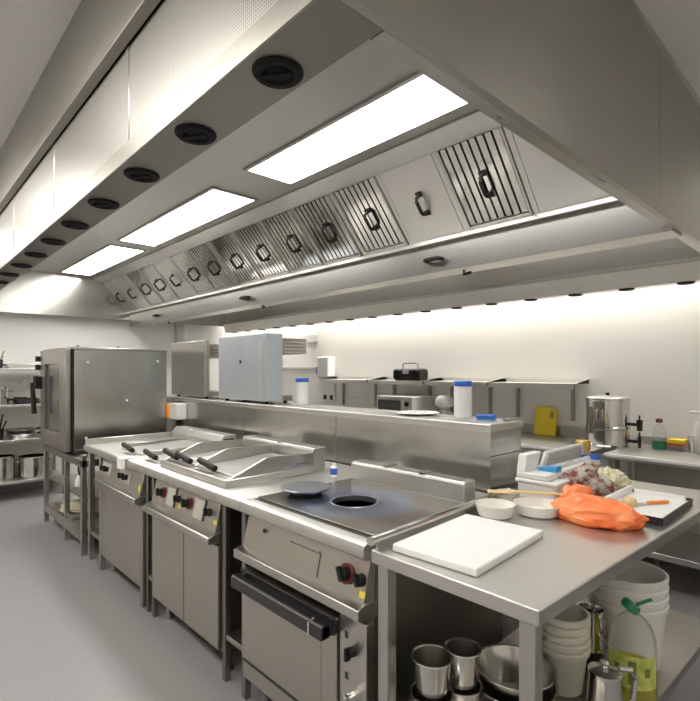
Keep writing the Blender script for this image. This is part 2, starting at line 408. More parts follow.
# ------------------------------------------------------------------ cooking line
FX = 1.17                                        # face of the appliances
def legs(t, x0, x1, y0, y1, h, r=.022, rootz=0):
    for x in (x0, x1):
        for y in (y0, y1):
            l = MB().cyl((x, y, .03), (x, y, h), r * .8, n=16).cyl((x, y, 0), (x, y, .035), r, n=16)
            l.build('leg', 'steel_worn', t)
def worktop(t, y0, y1, x1=2.06, m='steel_top', z=.9):
    pr = [(1.20, z - .055), (1.163, z - .055), (1.152, z - .045), (1.150, z - .018), (1.156, z - .005), (1.168, z), (x1, z), (x1, z - .03), (1.20, z - .03)]
    return MB().prism(pr, 'y', y0, y1).build('worktop', m, t, .001)
def panel(t, y0, y1, z0=.70, z1=.845):
    return MB().prism([(FX + .06, z1), (FX + .022, z1), (FX - .012, z0), (FX + .06, z0)], 'y', y0, y1).build('control_panel', 'steel_door', t, .002)
def knob(t, y, z, r, m, red=False, ring=True):
    sl = .034 / .145
    x = FX - .012 + (z - .70) * sl
    d = Vector((-1, 0, sl)).normalized()
    p = Vector((x, y, z))
    if red:
        o = MB().cyl(p, p + d * .012, r * 1.35, n=28).build('dial', 'red', t); o['label'] = 'red dial'
        p = p + d * .012
    k = MB().cyl(p, p + d * .022, r, r * .85, n=24)
    rot = d.to_track_quat('Z', 'Y').to_matrix()
    k.obox(p + d * .028, (r * .55, r * 1.9, .016), rot @ Matrix.Rotation(.6, 3, 'Z'))
    return k.build('knob', 'black', t, .001)

# --- solid-top oven range
Y0, Y1 = 1.165, 1.935
t = thing('oven_range', 'stainless steel solid-top oven range with black bar handle nearest the prep table', 'cooker', (1.2, 1.55, 0)); OV = t
B(FX + .03, 2.03, Y0, Y1, .115, .85).build('body', 'steel_shaded', t, .003)
worktop(t, Y0 - .003, Y1 + .003, 1.222)
B(1.222, 2.06, Y0 - .003, Y0 + .027, .85, .9).build('side_trim', 'steel_top', t)
B(1.222, 2.06, Y1 - .027, Y1 + .003, .85, .9).build('side_trim', 'steel_top', t); B(1.80, 2.06, Y0 + .027, Y1 - .027, .85, .9).build('rear_trim', 'steel_top', t)
# hotplate with round opening
def plate_with_hole(x0, x1, y0, y1, cx, cy, r, z0, z1, n=48):
    mb = MB(); v = []; fs = []
    for i in range(n):
        a = 2 * PI * i / n; c, s_ = math.cos(a), math.sin(a)
        k = min(((x1 - cx) / c if c > 1e-6 else (x0 - cx) / c if c < -1e-6 else 9), ((y1 - cy) / s_ if s_ > 1e-6 else (y0 - cy) / s_ if s_ < -1e-6 else 9))
        v += [(cx + r * c, cy + r * s_, z1), (cx + k * c, cy + k * s_, z1), (cx + k * c, cy + k * s_, z0), (cx + r * c, cy + r * s_, z0)]
    # make sure corners exist: snap nearest outer verts
    for X in (x0, x1):
        for Y in (y0, y1):
            j = min(range(n), key=lambda i: (v[i * 4 + 1][0] - X) ** 2 + (v[i * 4 + 1][1] - Y) ** 2)
            v[j * 4 + 1] = (X, Y, z1); v[j * 4 + 2] = (X, Y, z0)
    for i in range(n):
        p, q = i * 4, ((i + 1) % n) * 4
        fs += [(p, p + 1, q + 1, q), (p + 1, p + 2, q + 2, q + 1), (p, q, q + 3, p + 3), (p + 3, q + 3, q + 2, p + 2)]
    return mb.add(v, fs)
HCX, HCY = 1.485, 1.555
hp = plate_with_hole(1.225, 1.80, Y0 + .028, Y1 - .028, HCX, HCY, .098, .885, .910).build('hotplate', 'hot', t, .002)
MB().lathe((HCX, HCY, 0), [(.0, .852), (.104, .852), (.104, .884), (.100, .884), (.100, .856), (.0, .856)], 48).build('burner_well', 'dark', hp)
MB().lathe((HCX, HCY, 0), [(.0965, .889), (.0965, .9112), (.104, .9118), (.106, .9105), (.099, .909), (.099, .889)], 48).build('ring', 'lid', hp)
B(1.212, 1.2245, Y0 + .02, Y1 - .02, .8995, .902).build('gap', 'slot', t)
# flue riser
MB().prism([(1.825, .9), (1.825, .978), (1.835, .990), (1.915, .990), (1.915, .9)], 'y', Y0 + .065, Y1 + .003).build('flue_riser', 'steel_top', t, .004)
for y in (1.355, 1.585, 1.82): B(1.845, 1.90, y - .09, y + .09, .9895, .9925).build('vent_slot', 'steel_worn', t)
for y in (1.47, 1.70): B(1.832, 1.912, y - .012, y + .012, .9895, .996).build('riser_clip', 'steel_pol', t)
panel(t, Y0 + .005, Y1 - .012)
MB().prism([(FX - .045, .655), (FX + .05, .645), (FX + .05, .700), (FX - .012, .702), (FX - .045, .690)], 'y', Y0 - .002, Y1 + .012).build('drip_rail', 'steel_y', t, .004)
# lighting hatch in the control panel
sl = .034 / .145
def pan(t, y0, y1, z0, z1, h0, h1):
    mb = MB(); x = lambda z, h: FX - .012 + (z - .70) * sl - h
    return mb.prism([(x(z0, h0), z0), (x(z1, h0), z1), (x(z1, h1), z1), (x(z0, h1), z0)], 'y', y0, y1)
pan(t, 1.415, 1.60, .795, .799, -.002, .0012).build('hatch_gap', 'slot', t)
pan(t, 1.412, 1.418, .715, .797, -.002, .0012).build('hatch_gap', 'slot', t)
pan(t, 1.42, 1.58, .800, .806, -.002, .006).build('hatch_lip', 'steel_worn', t)
q = MB().cyl((FX + .005, 1.775, .80), (FX + .001, 1.775, .80), .009, n=16).build('igniter_button', 'black', t)
k = knob(t, 1.262, .772, .026, 'black', red=True)
knob(t, 1.195, .770, .022, 'black')
s_ = pan(t, 1.168, 1.195, .718, .738, 0, .0015).build('sticker', 'yellowlab', t); s_['label'] = 'small yellow sticker'
# oven door
d = B(FX - .012, FX + .035, 1.305, Y1 - .004, .215, .605).build('oven_door', 'steel_door', t, .004)
B(FX - .0135, FX - .011, 1.385, 1.388, .22, .52).build('door_seam', 'steel_worn', d)
hb = MB()
hb.prism([(FX - .085, .552), (FX - .045, .552), (FX - .045, .594), (FX - .055, .604), (FX - .075, .604), (FX - .085, .594)], 'y', 1.30, 1.90)
hb.box(FX - .08, FX - .01, 1.30, 1.34, .556, .600); hb.box(FX - .08, FX - .01, 1.86, 1.90, .556, .600)
hb.build('door_handle', 'blackm', d, .004)
B(FX - .02, FX - .009, 1.308, Y1 - .006, .545, .606).build('handle_mount', 'blackm', d, .003)
MB().tube([(FX - .087, 1.365, .552), (FX - .087, 1.365, .596), (FX - .065, 1.365, .607)], .005).build('handle_ring', 'steel_pol', d)
B(FX + .0, FX + .035, 1.296, 1.304, .13, .63).build('door_gap', 'slot', t)
B(FX - .004, FX + .035, Y0, 1.295, .13, .63).build('side_panel', 'steel_z', t, .003)
B(FX + .015, FX + .035, 1.30, Y1, .612, .645).build('door_gap', 'slot', t)
MB().cyl((FX - .004, 1.228, .52), (FX - .03, 1.228, .52), .017, .015).box(FX - .042, FX - .02, 1.222, 1.234, .50, .54).build('side_knob', 'black', t)
MB().cyl((FX - .004, 1.228, .365), (FX - .03, 1.228, .365), .019, .017).box(FX - .042, FX - .02, 1.221, 1.235, .345, .385).build('side_knob', 'steel_pol', t)
for z in (.565, .425): B(FX - .0055, FX - .003, 1.252, 1.268, z - .012, z + .012).build('indicator', 'slot', t)
B(FX - .005, FX + .035, 1.305, Y1 - .004, .125, .198).build('lower_panel', 'steel_door', t, .003)
B(FX - .006, FX + .035, 1.305, Y1 - .006, .196, .217).build('door_gap', 'slot', t)
legs(t, 1.25, 1.95, Y0 + .05, Y1 - .05, .12)

# lid lying off centre on the hotplate
LC = Vector((1.415, 1.805, .9105))
t = thing('hob_lid', 'round dark steel hotplate lid lying on the range top beside the open ring', 'lid', LC)
MB().lathe(LC, [(0, 0), (.07, 0), (.075, .012), (0, .012)], 40).build('shadow_boss', 'dark', t)  # support under the lid; its dark colour stands in for the lid's shadow
MB().lathe(LC, [(0, .012), (.085, .012), (.11, .024), (.113, .030), (.110, .034), (0, .036)], 56).build('disc', 'lid', t)

# --- infill benches
def infill(y0, y1, label):
    t = thing('infill_bench', label, 'bench', (1.3, (y0 + y1) / 2, 0), 'narrow infill benches in the cooking line')
    worktop(t, y0, y1)
    for x in (1.20, 2.0):
        for y in ((y0 + .02), (y1 - .02)):
            B(x - .015, x + .015, y - .015, y + .015, 0, .85).build('leg', 'steel_shaded', t, .002)
    B(1.19, 2.02, y0 + .006, y1 - .006, .20, .225).build('shelf', 'steel_worn', t, .002)
    return t
infill(1.942, 2.158, 'narrow steel infill bench between the oven range and the red-knob fryer')
infill(2.968, 3.098, 'very narrow steel infill bench between the two fryers')

# --- twin tank fryer with splash wings
Y0, Y1 = 2.165, 2.96
t = thing('twin_fryer', 'steel twin fryer with red dials and sloping splash wings', 'fryer', (1.2, 2.56, 0)); FR = t
B(FX + .03, 2.03, Y0, Y1, .115, .85).build('body', 'steel_shaded', t, .003)
worktop(t, Y0 - .003, Y1 + .003)
panel(t, Y0 + .008, Y1 - .02)
MB().prism([(FX - .055, .650), (FX + .05, .640), (FX + .05, .700), (FX - .012, .700), (FX - .055, .684)], 'y', Y0 + .003, Y1 + .012).build('drip_rail', 'steel_y', t, .008)
for a, b in ((Y0 + .004, 2.533), (2.545, Y1 - .004)):
    d = B(FX, FX + .035, a, b, .14, .632).build('door', 'steel_door', t, .003)
B(FX + .004, FX + .035, 2.53, 2.548, .14, .632).build('door_gap', 'slot', t)
B(FX + .012, FX + .035, Y0, Y1, .625, .645).build('door_gap', 'slot', t)
for y, r in ((2.80, 1), (2.60, 0), (2.475, 1), (2.255, 0)): knob(t, y, .778, .022 if r else .019, 'black', red=bool(r))
for y in (2.70, 2.365): pan(t, y - .055, y + .055, .725, .82, 0, .003).build('dial_plate', 'dialplate', t)
for y in (2.645, 2.31): pan(t, y - .008, y + .008, .725, .825, 0, .004).build('plate_gap', 'slot', t)
for y in (2.585, 2.19): pan(t, y - .015, y + .015, .735, .752, 0, .0015).build('sticker', 'yellowlab', t)
B(1.215, 1.775, Y0 + .012, Y1 - .004, .9, .940).build('tank_deck', 'steel_top', t, .006)
for y in (2.19, 2.60, 2.94):
    MB().prism([(1.24, .939), (1.30, .962), (1.44, 1.018), (1.48, 1.023), (1.77, 1.012), (1.77, .939)], 'y', y - .009, y + .009).build('splash_wing', 'steel_x', t, .003)
MB().prism([(1.78, .9), (1.78, 1.018), (1.79, 1.032), (1.875, 1.032), (1.875, .9)], 'y', Y0 + .04, Y1).build('flue_box', 'steel_top', t, .004)
for y in (2.36, 2.74): B(1.80, 1.86, y - .14, y + .14, 1.0315, 1.034).build('vent_slot', 'steel_worn', t)
for y in (2.55,): B(1.785, 1.87, y - .012, y + .012, 1.0315, 1.038).build('riser_clip', 'steel_pol', t)
for y in (2.38, 2.755): B(1.225, 1.255, y - .15, y + .15, .9398, .944).build('front_ledge', 'steel_worn', t, .002)
legs(t, 1.25, 1.95, Y0 + .05, Y1 - .05, .12)
def tank_lid(yc, label, w, hy, x0=1.275, x1=1.755, z=.9405, rise=.018):
    t = thing('tank_lid', label, 'lid', (x0, yc, z), 'fryer tank lids')
    MB().prism([(x0, z), (x0, z + .010), (x1, z + .010 + rise), (x1, z)], 'y', yc - w, yc + w).build('lid_plate', 'steel_top', t, .003)
    xh = x0 - .02
    MB().tube([(xh, hy + .085, z + .049), (xh - .004, hy, z + .040), (xh, hy - .085, z + .026)], .0165, 12).build('handle', 'black', t)
    for dy in (-.05, .05): MB().cyl((x0 + .02, hy + dy, z + .005), (xh, hy + dy, z + .038 + dy * .13), .005, n=8).build('handle_stem', 'steel_pol', t)
    return t
tank_lid(2.395, 'broad steel lid with black handle on the right tank of the red-dial fryer', .185, 2.44)
tank_lid(2.687, 'narrow steel lid with black handle on the left tank, beside the middle splash wing', .073, 2.72)
tank_lid(2.848, 'narrow steel lid with black handle on the left tank, beside the far fryer', .073, 2.89)

# --- far fryer with one door
Y0, Y1 = 3.105, 3.925
t = thing('single_door_fryer', 'steel fryer with black knobs and one wide door farther along the line', 'fryer', (1.2, 3.5, 0))
B(FX + .03, 2.03, Y0, Y1, .115, .85).build('body', 'steel_shaded', t, .003)
worktop(t, Y0 - .003, Y1 + .003)
panel(t, Y0 + .02, Y1 - .02)
MB().prism([(FX - .045, .650), (FX + .05, .640), (FX + .05, .700), (FX - .012, .700), (FX - .045, .688)], 'y', Y0 + .02, Y1 - .002).build('drip_rail', 'steel_y', t, .006)
B(FX, FX + .035, Y0 + .05, Y1 - .01, .13, .628).build('door', 'steel_door', t, .003)
B(FX - .002, FX + .035, Y0, Y0 + .04, .02, .64).build('corner_post', 'steel_worn', t, .002)
B(FX + .012, FX + .035, Y0, Y1, .62, .645).build('door_gap', 'slot', t)
for y in (3.82, 3.76, 3.46, 3.385): knob(t, y, .772, .019, 'black')
for y in (3.79, 3.42): pan(t, y - .09, y + .09, .74, .81, 0, .002).build('dial_plate', 'dialplate', t)
pan(t, 3.14, 3.165, .725, .76, 0, .0015).build('sticker', 'yellowlab', t)
MB().prism([(1.84, .9), (1.84, .94), (1.88, .985), (1.98, .985), (1.98, .9)], 'y', Y0 + .28, Y1).build('flue_box', 'steel_top', t, .004)
B(1.87, 1.96, Y0 + .277, Y0 + .281, .915, .96).build('flue_opening', 'slot', t)
for y in (3.35, 3.84): B(1.30, 1.80, y - .008, y + .008, .9, .935).build('divider', 'steel_x', t, .003)
legs(t, 1.25, 1.95, Y0 + .08, Y1 - .05, .12)
tank_lid(3.20, 'steel lid with black handle on the right end of the single-door fryer', .085, 3.20, z=.9005)
tank_lid(3.60, 'steel lid with black handle near the middle of the single-door fryer', .18, 3.60, z=.9005)
o = MB().box(1.125, 1.148, 3.34, 3.43, .835, .905).box(1.125, 1.22, 3.34, 3.43, .9003, .906).build('cleaning_cloth', 'paper', loc=(1.15, 3.38, .9), bevel=.004)
tag(o, 'small white cloth folded over the front edge of the far fryer', 'cloth')

# --- end bench of the line
Y0, Y1 = 3.935, 4.26
t = thing('end_bench', 'open steel bench at the far end of the cooking line', 'bench', (1.5, 4.1, 0))
worktop(t, Y0, Y1)
B(1.16, 2.05, Y1 - .02, Y1, .9, .94).build('end_upstand', 'steel_x', t, .004)
MB().prism([(1.84, .9), (1.84, .94), (1.88, .985), (1.98, .985), (1.98, .9)], 'y', Y0, Y1 - .03).build('rear_cover', 'steel_top', t, .004)
for x in (1.20, 2.0):
    for y in (Y0 + .03, Y1 - .025):
        l = B(x - .02, x + .02, y - .02, y + .02, 0, .85).build('leg', 'steel_z', t, .003)
B(1.19, 2.02, Y0 + .01, Y1 - .01, .20, .23).build('shelf', 'steel_worn', t, .003)

# --- combi oven on its open stand
t = thing('combi_oven', 'tall stainless combi oven with dark glass door standing at the far end of the line', 'oven', (1.6, 5.2, .76))
B(1.175, 1.97, 4.70, 5.66, .80, 1.655).build('cabinet', 'steel_wavy', t, .006)
B(1.165, 1.98, 4.69, 5.67, 1.655, 1.672).build('top_cover', 'steel_y', t, .003)
B(1.20, 1.95, 4.73, 5.62, .76, .80).build('base', 'slot', t)
B(1.166, 1.176, 4.692, 4.73, .79, 1.655).build('door_gasket', 'rubber', t)
d = MB()
dz0, dz1, dy0, dy1 = .79, 1.66, 4.735, 5.60
d.box(1.115, 1.165, dy0, dy0 + .17, dz0, dz1); d.box(1.115, 1.165, dy1 - .17, dy1, dz0, dz1)
d.box(1.115, 1.165, dy0 + .17, dy1 - .17, dz1 - .13, dz1); d.box(1.115, 1.165, dy0 + .17, dy1 - .17, dz0, dz0 + .14)
d = d.build('door', 'steel_worn', t, .006)
B(1.135, 1.15, dy0 + .16, dy1 - .16, dz0 + .13, dz1 - .12).build('door_glass', 'ovenglass', d)
MB().box(1.06, 1.115, dy1 - .05, dy1 + .04, 1.30, 1.42).cyl((1.07, dy1 + .03, 1.06), (1.06, dy1 + .06, 1.36), .022, .02, n=14).build('door_handle', 'black', d, .005)
for z in (1.48, 1.56): B(1.08, 1.12, dy1 - .01, dy1 + .05, z, z + .05).build('hinge', 'black', d, .004)
for x, z in ((1.284, 1.545), (1.604, 1.208), (1.269, .90), (1.88, 1.56)):
    MB().cyl((x, 4.70, z), (x, 4.692, z), .010, n=16).build('rivet', 'white', t)
for x in (1.22, 1.55): MB().cyl((x, 4.75, 1.672), (x, 4.75, 1.69), .012, n=12).build('top_bolt', 'steel_worn', t)

t.location.y -= .07
t = thing('oven_stand', 'open steel stand with low shelf carrying the combi oven', 'stand', (1.6, 5.0, 0))
for x in (1.18, 1.98):
    for y in (4.37, 4.86, 5.60):
        l = B(x - .02, x + .02, y - .02, y + .02, .0, .70 if y > 4.5 else .80).build('leg', 'steel_z', t, .003)
B(1.16, 2.0, 4.35, 5.62, .70, .758).build('top_frame', 'steel_worn', t, .003)
B(1.165, 1.995, 4.36, 5.61, .165, .20).build('shelf', 'steel_top', t, .003)
B(1.157, 1.166, 4.39, 5.58, .115, .20).build('apron', 'steel_y', t)
B(1.20, 1.96, 4.40, 5.58, .42, .435).build('shelf', 'steel_worn', t)
t = thing('gastro_tray', 'shallow beige cloth-covered tray on the low shelf under the combi oven', 'tray', (1.5, 5.0, .2))
B(1.18, 1.85, 4.70, 5.30, .2005, .235).build('tray', 'steel_worn', t, .004)
MB().blob((1.5, 5.0, .232), (.33, .30, .035), .2, 3, 2, flat=0).build('cloth', 'tan', t)
t = thing('power_plug', 'pale plug hanging on its cable from the combi oven stand', 'plug', (1.25, 4.75, .5))
MB().tube([(1.25, 4.75, .699), (1.245, 4.76, .62), (1.25, 4.75, .57)], .008).build('cable', 'black', t)
MB().lathe((1.25, 4.75, .47), [(0, 0), (.035, .005), (.035, .05), (.015, .1), (0, .1)], 20).build('plug', 'white', t)
o = B(1.35, 1.75, 4.42, 4.80, .0, .16); o = o.build('black_crate', 'black', loc=(1.55, 4.6, 0), bevel=.02); tag(o, 'low black plastic crate on the floor under the oven stand', 'crate')

# ------------------------------------------------------------------ things on the pass wall
def salamander(y0, y1, m, label, x0=2.10, depth=.20, z1=1.755, xt=2.55):
    t = thing('salamander_grill', label, 'grill', (2.3, (y0 + y1) / 2, PZ), 'salamander grills on the servery wall')
    b = B(x0, x0 + depth, y0, y1, PZ + .02, z1).build('back_panel', m, t, .006)
    h = B(x0 + depth, xt, y0 + .005, y1 - .005, z1 - .15, z1 - .03).build('grill_head', 'steel_worn', t, .004)
    for i in range(4): B(x0 + depth + .01, xt + .003, y0 + .0015, y1 - .002, z1 - .145 + i * .028, z1 - .136 + i * .028).build('rib', 'steel_pol', h)
    B(x0 + .02, 2.36, y0 + .02, y1 - .02, PZ + .02, PZ + .06).build('base', 'steel_worn', t, .003)
    for x in (x0 + .05, 2.32):
        for y in (y0 + .06, y1 - .06): MB().cyl((x, y, PZ), (x, y, PZ + .022), .015, n=12).build('foot', 'rubber', t)
    return t, b
t, b = salamander(3.16, 3.88, 'greybox', 'grey painted back of a countertop grill on the servery wall', depth=.155, xt=2.49)
sl_ = MB()
for i in range(24):
    z = 1.275 + i * .0185; sl_.box(2.0975, 2.102, 3.205, 3.245, z, z + .009)
sl_.build('louvre', 'lightgrey', b)
MB().cyl((2.1005, 3.52, 1.545), (2.095, 3.52, 1.545), .012, n=16).build('cable_hole', 'black', b)
t, b = salamander(4.13, 4.83, 'steel_z', 'bare stainless back of a countertop grill left of the grey one', depth=.05, z1=1.745, xt=2.50)

def tub(x, y, label):
    t = thing('wipes_tub', label, 'tub', (x, y, PZ), 'white wipes tubs with blue lids')
    MB().lathe((x, y, PZ), [(0, 0), (.045, 0), (.048, .004), (.048, .165), (.044, .17), (0, .17)], 36).build('canister', 'white', t)
    MB().lathe((x, y, PZ), [(0, .168), (.049, .168), (.050, .172), (.050, .190), (.046, .196), (0, .196)], 36).build('cap', 'bluecap', t)
    return t
tub(2.30, 2.975, 'tall white tub with blue lid on the servery wall beside the grey grill')
tub(2.30, 1.557, 'tall white tub with blue lid at the near end of the servery wall')
t = thing('scrubbing_brush', 'blue brush lying on the near end of the servery wall', 'brush', (2.27, 1.395, PZ))
MB().obox((2.27, 1.395, PZ + .017), (.05, .10, .018), Matrix.Rotation(.35, 3, 'Z')).build('block', 'bluecap', t, .006)
MB().obox((2.27, 1.395, PZ + .004), (.042, .09, .008), Matrix.Rotation(.35, 3, 'Z')).build('bristles', 'cyan', t)
MB().lathe((2.25, 1.83, PZ), [(0, 0), (.08, 0), (.125, .012), (.123, .015), (.08, .005), (0, .005)], 40).build('dinner_plate', 'ceramic', loc=(2.25, 1.83, PZ))
tag(bpy.data.objects['dinner_plate'], 'flat white plate lying on the servery wall', 'plate')
t = thing('steel_tongs', 'small dark steel tongs on the far corner of the servery wall', 'tongs', (2.31, 1.29, PZ))
for s in (-1, 1): MB().obox((2.31, 1.29 + s * .008, PZ + .006), (.10, .010, .008), Matrix.Rotation(s * .1, 3, 'Z')).build('arm', 'steel_worn', t, .002)

# isolator switch on the wall face
t = thing('isolator_switch', 'white isolator box with orange switch on the servery wall near the combi oven', 'switch', (2.03, 4.60, 1.02))
B(1.985, PX0 + .010, 4.44, 4.66, 1.02, 1.165).build('box', 'white', t, .006)
o = B(1.965, 1.986, 4.60, 4.68, 1.035, 1.15).build('switch_plate', 'orange', t, .003); o['label'] = 'orange plate with red rotary switch'
MB().cyl((1.966, 4.655, 1.09), (1.94, 4.66, 1.09), .024, n=20).build('rotary_knob', 'red', t)
B(2.06, PX0 + .011, 4.60, 4.64, .95, 1.02).build('conduit', 'black', t)
# small bottle behind the range
t = thing('spray_bottle', 'tiny blue-labelled bottle on the infill bench beside the range flue', 'bottle', (1.785, 2.03, .9))
MB().lathe((1.785, 2.03, .9), [(0, 0), (.018, 0), (.019, .05), (.010, .062), (.010, .072), (0, .072)], 20).build('body', 'white', t)
MB().lathe((1.785, 2.03, .9), [(.0192, .012), (.0196, .013), (.0196, .045), (.0192, .046)], 20).build('label_band', 'bluecap', t)

# ------------------------------------------------------------------ prep table
t = thing('prep_table', 'stainless steel prep table with lower shelf in the foreground', 'table', (2.0, .83, 0)); PT = t
quad = [(1.14, .560), (2.86, .492), (2.86, 1.20), (2.06, 1.20), (2.06, 1.152), (1.14, 1.118)]
MB().prism(quad, 'z', .858, .9).build('tabletop', 'steel_top', t, .004)
MB().prism([(1.16, 1.104), (2.05, 1.146), (2.05, 1.151), (1.16, 1.112)], 'z', .899, .93).build('upstand', 'steel_x', t)
MB().tube([(1.125, 1.106, .932), (2.055, 1.150, .932)], .015, 16).build('upstand_roll', 'steel_pol', t)
for x, y in ((1.17, 1.075), (1.17, .595), (2.81, .535), (2.81, 1.15)):
    l = B(x - .021, x + .021, y - .021, y + .021, 0, .86).build('leg', 'steel_z', t, .003)
    MB().cyl((x, y, 0), (x, y, .03), .019, n=14).build('foot', 'rubber', l)
SZ = .30
MB().prism([(1.15, .575), (2.83, .52), (2.83, 1.17), (1.15, 1.10)], 'z', SZ - .035, SZ).build('shelf', 'steel_worn', t, .003)

# cutting board
MB().prism([(1.195, .765), (1.655, .795), (1.632, 1.092), (1.178, 1.062)], 'z', .9005, .925).build('cutting_board', 'board', loc=(1.42, .93, .9), bevel=.005)
tag(bpy.data.objects['cutting_board'], 'thick white chopping board on the near end of the steel table', 'cutting board')
# bowls
def bowl(x, y, r, h, label, sx=1., rot=0.):
    t = MB().lathe((x, y, .9005), [(0, 0), (r * .78, 0), (r * .88, .006), (r, h - .004), (r * 1.01, h), (r * .96, h), (r * .84, .012), (0, .010)], 48, Matrix.Rotation(rot, 3, 'Z'), sx, 1).build('serving_bowl', 'ceramic', loc=(x, y, .9))
    return tag(t, label, 'bowl', 'white bowls on the prep table')
bowl(1.765, 1.045, .076, .048, 'small round white bowl beside the chopping board corner')
bowl(1.908, .942, .090, .045, 'wide white bowl in front of the spatula next to the orange bag')
bowl(1.965, 1.105, .05, .052, 'white bowl half hidden behind under the wooden spatula')
# spatula lying across the bowls
P0, P1 = Vector((1.90, 1.125, .958)), Vector((2.06, .87, .966))
dv = (P1 - P0); ay = math.atan2(dv.y, dv.x)
t = thing('wooden_spatula', 'pale wooden spatula lying across the white bowls', 'spatula', P0)
Rz = Matrix.Rotation(ay, 3, 'Z')
MB().obox(P0.lerp(P1, .6) , (dv.length * .85, .022, .009), Rz).build('handle', 'wood', t, .003)
MB().obox(P0.lerp(P1, .06), (.10, .045, .007), Rz).build('blade', 'wood', t, .003)
# white storage box and film dispenser on it
t = thing('storage_box', 'white plastic food box behind the bowls with a film dispenser on top', 'box', (2.26, 1.05, .9))
MB().prism([(2.10, .955), (2.48, .955), (2.48, 1.135), (2.10, 1.135)], 'z', .9005, .975).build('body', 'white', t, .012)
B(2.09, 2.49, .945, 1.140, .972, .990).build('rim', 'white', t, .006)
t = thing('film_dispenser', 'open cling film dispenser with blue ends standing on the white food box', 'dispenser', (2.28, 1.05, .99))
B(2.095, 2.69, .990, 1.135, .9905, 1.018).build('base', 'white', t, .005)
MB().prism([(2.205, 1.017), (2.69, 1.017), (2.675, 1.094), (2.262, 1.094)], 'y', 1.072, 1.088).build('lid', 'white', t, .004)
MB().prism([(2.245, 1.028), (2.655, 1.028), (2.645, 1.084), (2.29, 1.084)], 'y', 1.068, 1.074).build('lid_lining', 'lining', t, .002)
MB().prism([(2.095, 1.016), (2.205, 1.016), (2.258, 1.094), (2.115, 1.094)], 'y', 1.092, 1.135).build('end_block_cover', 'white', t, .005)
MB().cyl((2.24, 1.035, 1.020), (2.65, 1.035, 1.020), .016, n=24).build('film_roll', 'lightgrey', t)
for x in (2.205, 2.668):
    o = MB().obox((x, 1.03, 1.026), (.05, .085, .026), Matrix.Rotation(-.15, 3, 'X')).build('end_block', 'cyan' if x < 2.5 else 'bluecap', t, .003); o['label'] = 'blue end block'
# jar
JX, JY = 2.745, 1.10
t = thing('glass_jar', 'glass jar with gold lid standing behind the clear produce bag', 'jar', (JX, JY, .9))
MB().lathe((JX, JY, .9), [(0, 0), (.034, 0), (.038, .006), (.038, .12), (.030, .145), (.030, .155), (0, .155)], 32).build('glass', 'jar', t)
MB().lathe((JX, JY, .9), [(0, .15), (.037, .15), (.038, .153), (.038, .195), (.035, .199), (0, .199)], 32).build('lid', 'gold', t)
MB().lathe((JX, JY, .9), [(.0382, .05), (.0386, .05), (.0386, .11), (.0382, .11)], 32).build('paper_label', 'yellowlab', t)
# bag of vegetables in clear film
t = thing('produce_bag', 'clear plastic bag of reddish brown produce behind the orange bag', 'bag', (2.30, .93, .9))
v = MB()
for dx, dy, dz, r, sd in ((-.07, .05, .05, .06, 1), (0, -.035, .05, .052, 2), (.075, .03, .05, .06, 3), (.05, -.06, .045, .048, 4), (-.04, .0, .095, .042, 5), (.03, .0, .105, .045, 6)):
    v.blob((2.32 + dx, .925 + dy, .9 + dz), (r, r, r * .95), .25, 3, sd, n=24, flat=-dz + .001)
v.build('contents', 'veg', t)
MB().blob((2.325, .92, .975), (.15, .125, .088), .22, 3.4, 9, flat=-.0745).build('film', 'film', t)
o = MB().blob((2.535, .90, .945), (.10, .085, .055), .30, 3.2, 12, flat=-.0445).build('food_bag', 'palebag', loc=(2.535, .90, .9)); tag(o, 'pale yellow and white crumpled food bag between the produce bag and the tray', 'bag')
# orange bag
o = MB().blob((1.968, .742, .932), (.092, .156, .056), .24, 1.5, 4, flat=-.0315, n=72, rot=.1).blob((2.08, .865, .940), (.055, .055, .062), .4, 1.5, 8, flat=-.0395, n=48).build('orange_bag', 'orangebag', loc=(2.0, .73, .9))
tag(o, 'crumpled bright orange plastic bag lying at the table edge', 'bag')
# baking tray
t = thing('baking_tray', 'dark baking tray lined with white paper at the right of the table', 'tray', (2.29, .68, .9))
tr = MB(); x0, x1, y0, y1 = 2.085, 2.50, .550, .80
tr.box(x0, x1, y0, y1, .9005, .906)
tr.box(x0, x1, y0, y0 + .006, .906, .930); tr.box(x0, x1, y1 - .006, y1, .906, .930); tr.box(x0, x0 + .006, y0, y1, .906, .930); tr.box(x1 - .006, x1, y0, y1, .906, .930)
tr.build('pan', 'blackm', t, .002)
B(x0 + .008, x1 - .008, y0 + .008, y1 - .008, .9065, .922).build('paper_liner', 'paper', t, .004)
MB().box(x0 + .06, x1 - .01, y1 - .022, y1 - .008, .92, .95).box(x1 - .022, x1 - .008, y0 + .02, y1 - .03, .92, .94).build('paper_flap', 'paper', t, .003)
t = thing('paring_knife', 'small knife with red-orange handle lying in the paper-lined tray', 'knife', (2.33, .64, .922))
MB().obox((2.335, .635, .930), (.10, .015, .012), Matrix.Rotation(-.55, 3, 'Z')).build('handle', 'orange', t, .004)
MB().obox((2.25, .687, .9275), (.10, .016, .003), Matrix.Rotation(-.55, 3, 'Z')).build('blade', 'steel_pol', t)
o = MB().blob((2.215, .705, .938), (.033, .028, .022), .12, 2, 3, n=28, flat=-.0155).build('food_piece', 'wood', loc=(2.215, .705, .922)); tag(o, 'small round tan piece of food in the paper-lined tray', 'food')

